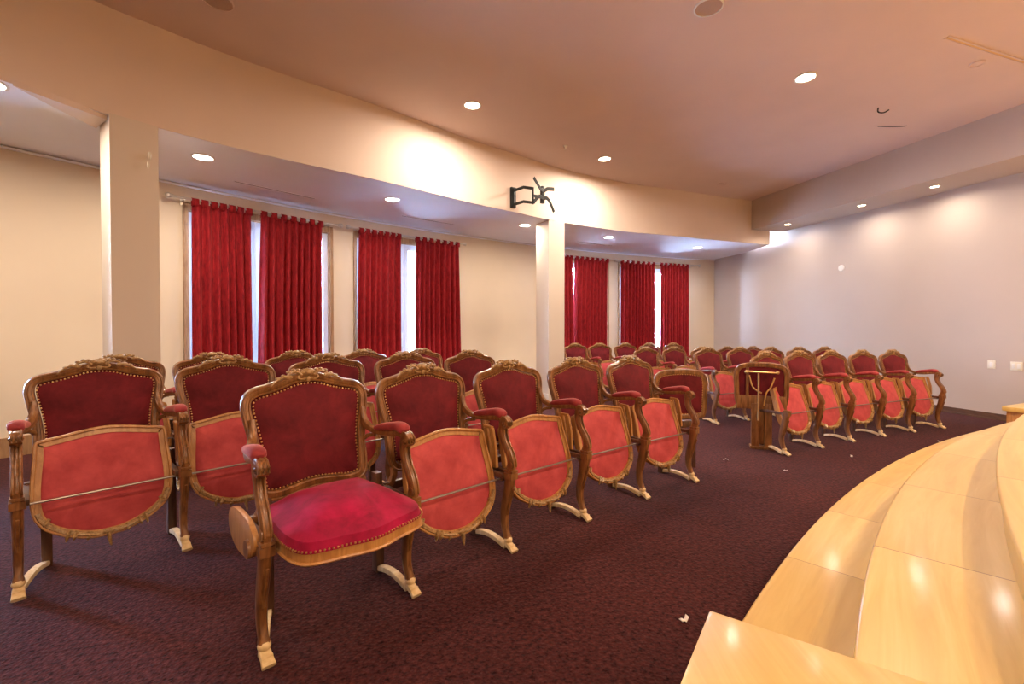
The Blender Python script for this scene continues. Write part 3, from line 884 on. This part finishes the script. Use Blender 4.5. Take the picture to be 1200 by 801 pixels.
for y in (3.4, 2.0): lamp(7.49, y, Z_SOFFIT - .02, 10, WARM2, .08, 165)
for x, y, p in ((4.6, .3, 95), (1.2, -1.2, 70), (6.0, -2.5, 90), (3.2, -3.2, 80), (-1.6, .4, 36), (-3.6, -1.0, 40), (6.2, 1.2, 60)):   # the other lamps of the same ceiling, over and behind the camera
    lamp(x, y, Z_MAIN - .02, p, WARM)
lamp(-4.3, 3.4, Z_LOW - .02, 30, WARM2)
def disc(x, y, z, r, name, lab, cat, mats, rim=.1):
    root = empty(name, (x, y, z), label=lab, cat=cat)
    m = MB(); m.lathe([(r, 0), (r, -.010), (r * (1 - rim), -.014), (r * (1 - rim), -.004)], n=32); m.build('rim', mats[0], root)
    m = MB(); m.lathe([(r * (1 - rim), 0), (r * (1 - rim), -.006), (.002, -.008)], n=32); m.build('grille', mats[1], root)
disc(-1.362, 4.165, Z_MAIN, .115, 'ceiling_speaker', 'round ceiling speaker grille at the top left, half cut by the picture edge', 'speaker', ('ceiling', 'grille'))
disc(2.499, 3.238, Z_MAIN, .115, 'ceiling_speaker', 'round ceiling speaker grille with pale rim at the top right of centre', 'speaker', ('white', 'grille'))
disc(5.611, 3.256, Z_MAIN, .06, 'smoke_detector', 'small pale disc on the orange ceiling near the long slot', 'detector', ('ceiling', 'ceiling'))
disc(5.791, 7.104, Z_MAIN, .07, 'cover_plate', 'flat round ceiling cover near the corner of bulkhead and right soffit', 'cover', ('ceiling', 'ceiling'))
m = MB(); m.lathe([(.035, 0), (.035, -.01), (.012, -.014), (.012, -.04), (.022, -.045), (.022, -.05)], (2.396, 6.197, Z_MAIN), 16)
tag(m.build('sprinkler_head', 'white'), 'tiny sprinkler head in the high ceiling left of the light above the bracket', 'sprinkler')
def slot(p, q, z, w, lab, name='air_slot', mat='slot'):
    p, q = Vector((*p, 0)), Vector((*q, 0)); d = q - p; o = empty(name, ((p + q) / 2 + Vector((0, 0, z))), math.atan2(d.y, d.x), label=lab, cat='air vent')
    m = MB(); L = d.length / 2; m.box(-L, L, -w / 2, w / 2, -.004, 0); m.build('slot_opening', mat, o, smooth=False)
    m = MB(); m.box(-L - .01, L + .01, -w / 2 - .012, -w / 2, -.008, 0); m.box(-L - .01, L + .01, w / 2, w / 2 + .012, -.008, 0); m.build('slot_frame', 'low_ceiling' if z < 3.2 else 'ceiling', o, smooth=False)
slot((-1.835, 6.109), (-1.034, 6.648), Z_LOW, .03, 'thin dark air slot in the lower ceiling above the leftmost window')
slot((.127, 7.322), (.978, 7.709), Z_LOW, .03, 'thin dark air slot in the lower ceiling above the second window')
slot((3.6, 8.62), (4.5, 8.86), Z_LOW, .03, 'thin dark air slot in the lower ceiling right of the slim pillar')
slot((4.848, 3.035), (6.108, 3.128), Z_MAIN, .022, 'long thin slot in the orange ceiling at the upper right', mat='brass')
m = MB(); m.sweep(catmull([(5.60, 4.20, Z_MAIN), (5.60, 4.20, Z_MAIN - .05), (5.66, 4.18, Z_MAIN - .06), (5.70, 4.15, Z_MAIN - .035)], 4), (.014, .014), up=(0, 1, 0), n=8)
tag(m.build('ceiling_hook', 'iron'), 'small black hook in the ceiling right of the largest light', 'hook')
m = MB(); m.sweep(catmull([(6.10, 4.58, Z_MAIN - .004), (6.22, 4.50, Z_MAIN - .03), (6.36, 4.45, Z_MAIN - .03), (6.44, 4.47, Z_MAIN - .004)], 5), (.008, .008), up=(0, 0, 1), n=6)
tag(m.build('loose_wire', 'iron'), 'short loose wire curving from the ceiling beside the black hook', 'wire')

# wall fittings on the right wall
m = MB(); m.lathe([(.058, 0), (.058, -.008), (.050, -.016), (.012, -.018), (.001, -.018)], n=28, axis='x')
o = m.build('wall_disc', 'white'); o.location = (XR, 6.576, 2.347); tag(o, 'small white round plate high on the right wall', 'wall plate')
def plate(y, z, lab, w, kind):
    root = empty('wall_plate', (XR, y, z), label=lab, cat='switch plate')
    m = MB(); m.box(-.008, 0, -w / 2, w / 2, -.058, .058); m.build('cover', 'cream_plastic', root, bevel=.003)
    m = MB()
    if kind: m.box(-.014, -.007, -.016, .016, -.033, .033)
    else:
        m.box(-.011, -.007, -.045, -.012, -.033, .033); m.box(-.011, -.007, .012, .045, -.033, .033)
    m.build('rocker', 'white', root, bevel=.002)
plate(4.390, .747, 'narrow cream switch plate low on the right wall, left of two', .085, 1)
plate(4.131, .745, 'wide cream switch plate low on the right wall, right of two', .12, 0)
# small fitting on the wide left pillar
m = MB(); m.ball((-2.02, 4.565, 2.72), (.012, .02, .035), 8, 6); m.ball((-2.03, 4.56, 2.64), (.010, .012, .03), 8, 6)
tag(m.build('pillar_sensor', 'cream_plastic'), 'tiny pale sensor on the upper right edge of the wide left pillar', 'sensor')

# television bracket on the bulkhead
(lx, ly, _), rz = local(112.25, BC, BR - .045)
mount = empty('tv_wall_bracket', (lx, ly, 3.25), rz, label='black swivel wall bracket with an X shaped head on the curved bulkhead', cat='bracket')
mount.scale = (.62, .62, .80)
m = MB(); m.box(-.08, .06, -.06, .03, -.25, .13); m.build('wall_plate', 'iron', mount, bevel=.004)
m = MB()
for z in (.07, -.19): m.sweep([(.0, -.06, z), (.02, -.40, z - .0), (.28, -.46, z)], (.035, .055), up=(0, 0, 1), n=8, p=4)
m.sweep([(.26, -.46, .09), (.26, -.46, -.22)], (.045, .045), up=(0, 1, 0), n=10)
m.sweep([(-.02, -.06, .10), (-.02, -.06, -.22)], (.045, .045), up=(0, 1, 0), n=10)
m.build('swing_arm', 'iron', mount)
m = MB(); m.sweep([(.27, -.46, -.06), (.42, -.43, -.055), (.54, -.44, -.05)], [(.05, .05), (.045, .07), (.05, .05)], up=(0, 0, 1), n=8, p=4); m.build('extension_arm', 'iron', mount)
m = MB(); m.box(.51, .60, -.50, -.42, -.17, .15); m.build('head_plate', 'iron', mount, bevel=.01)
for sx, z0, ez, bow in ((-1, .06, .25, .06), (1, .05, .13, -.05), (-1, -.10, -.20, .07), (1, -.08, -.30, .08)):
    p = catmull([(.555, -.50, z0), (.555 + sx * .10, -.51, z0 + (ez - z0) * .3 + (bow if z0 < 0 else -bow * .6)), (.555 + sx * .20, -.515, z0 + (ez - z0) * .62 + (bow if z0 < 0 else -bow * .4)), (.555 + sx * .32, -.52, ez)], 4)
    m = MB(); m.sweep(p, (.070, .020), up=(0, 1, 0), n=8, p=4)
    m.build('claw_arm', 'iron', mount)

# ------------------------------------------------------------ scraps on the carpet
SCR = [(3.02, 3.63, .05, 'white paper scrap on the carpet in the aisle'), (1.19, 1.67, .05, 'curled white scrap on the carpet close to the near corner of the stage'),
       (3.29, 3.22, .03, 'tiny white scrap on the carpet below the brass T brace'), (4.28, 3.42, .045, 'small pale scrap on the carpet in front of the right block'),
       (5.75, 3.62, .04, 'small pale scrap on the carpet by the right end of the front row')]
for i, (x, y, s, lab) in enumerate(SCR):
    m = MB(); rnd = random.Random(i); n = 7; vs = []
    for a in range(n):
        t = a / (n - 1); bx = (t - .5) * s; zz = .004 + .012 * abs(math.sin(t * 4 + i))
        vs += [(bx, -s * .18 + .3 * s * (t - .5) ** 2, zz), (bx + s * .05, s * .14 + .5 * s * (t - .5) ** 2, zz + .003)]
    m.add(vs, [(2 * a, 2 * a + 2, 2 * a + 3, 2 * a + 1) for a in range(n - 1)])
    o = m.build('paper_scrap', 'paper'); o.location = (x, y, 0); o.rotation_euler = (0, 0, rnd.uniform(0, 3))
    sm = o.modifiers.new('thickness', 'SOLIDIFY'); sm.thickness = .002
    tag(o, lab, 'scrap', 'scraps on the carpet')

# ------------------------------------------------------------ daylight
w = bpy.data.worlds.new('World'); SC.world = w; w.use_nodes = True
nt = w.node_tree; bg = nt.nodes['Background']
sky = nt.nodes.new('ShaderNodeTexCoord'); sep = nt.nodes.new('ShaderNodeSeparateXYZ')
nt.links.new(sky.outputs['Generated'], sep.inputs[0])
rp = nt.nodes.new('ShaderNodeValToRGB'); e = rp.color_ramp.elements
e[0].position = .0; e[0].color = (.50, .66, .95, 1); e[1].position = .35; e[1].color = (.42, .62, 1, 1)
nt.links.new(sep.outputs[2], rp.inputs['Fac']); nt.links.new(rp.outputs['Color'], bg.inputs['Color'])
bg.inputs['Strength'].default_value = 135
for k, (a0, a1) in enumerate(WIN):
    mid = (a0 + a1) / 2; (x, y, _), rz = local(mid, WC, WR + .2)
    d = bpy.data.lights.new('portal', 'AREA'); d.shape = 'RECTANGLE'; d.size = 1.85 if a1 - a0 > 1 else .2; d.size_y = 2.75; d.cycles.is_portal = True
    o = bpy.data.objects.new('window_portal', d); COL.objects.link(o); o.location = (x, y, 1.36)
    o.rotation_euler = (R(90), 0, rz + PI); o.rotation_euler = (-R(90), 0, rz)

# ------------------------------------------------------------ camera
cam = bpy.data.cameras.new('Camera'); co_ = bpy.data.objects.new('Camera', cam); COL.objects.link(co_)
cam.sensor_width = 36; cam.lens = 36 * 533 / 1200; cam.clip_start = .02
pitch = math.atan(8.25 / 533)
co_.location = (0, 0, EYE); co_.rotation_euler = (R(90) - pitch, 0, -R(14.5))
cam.shift_y = -8.25 / 1200
SC.camera = co_
SC.view_settings.view_transform = 'Standard'; SC.view_settings.look = 'None'
SC.view_settings.exposure = 0; SC.view_settings.gamma = 1; SC.view_settings.use_curve_mapping = False
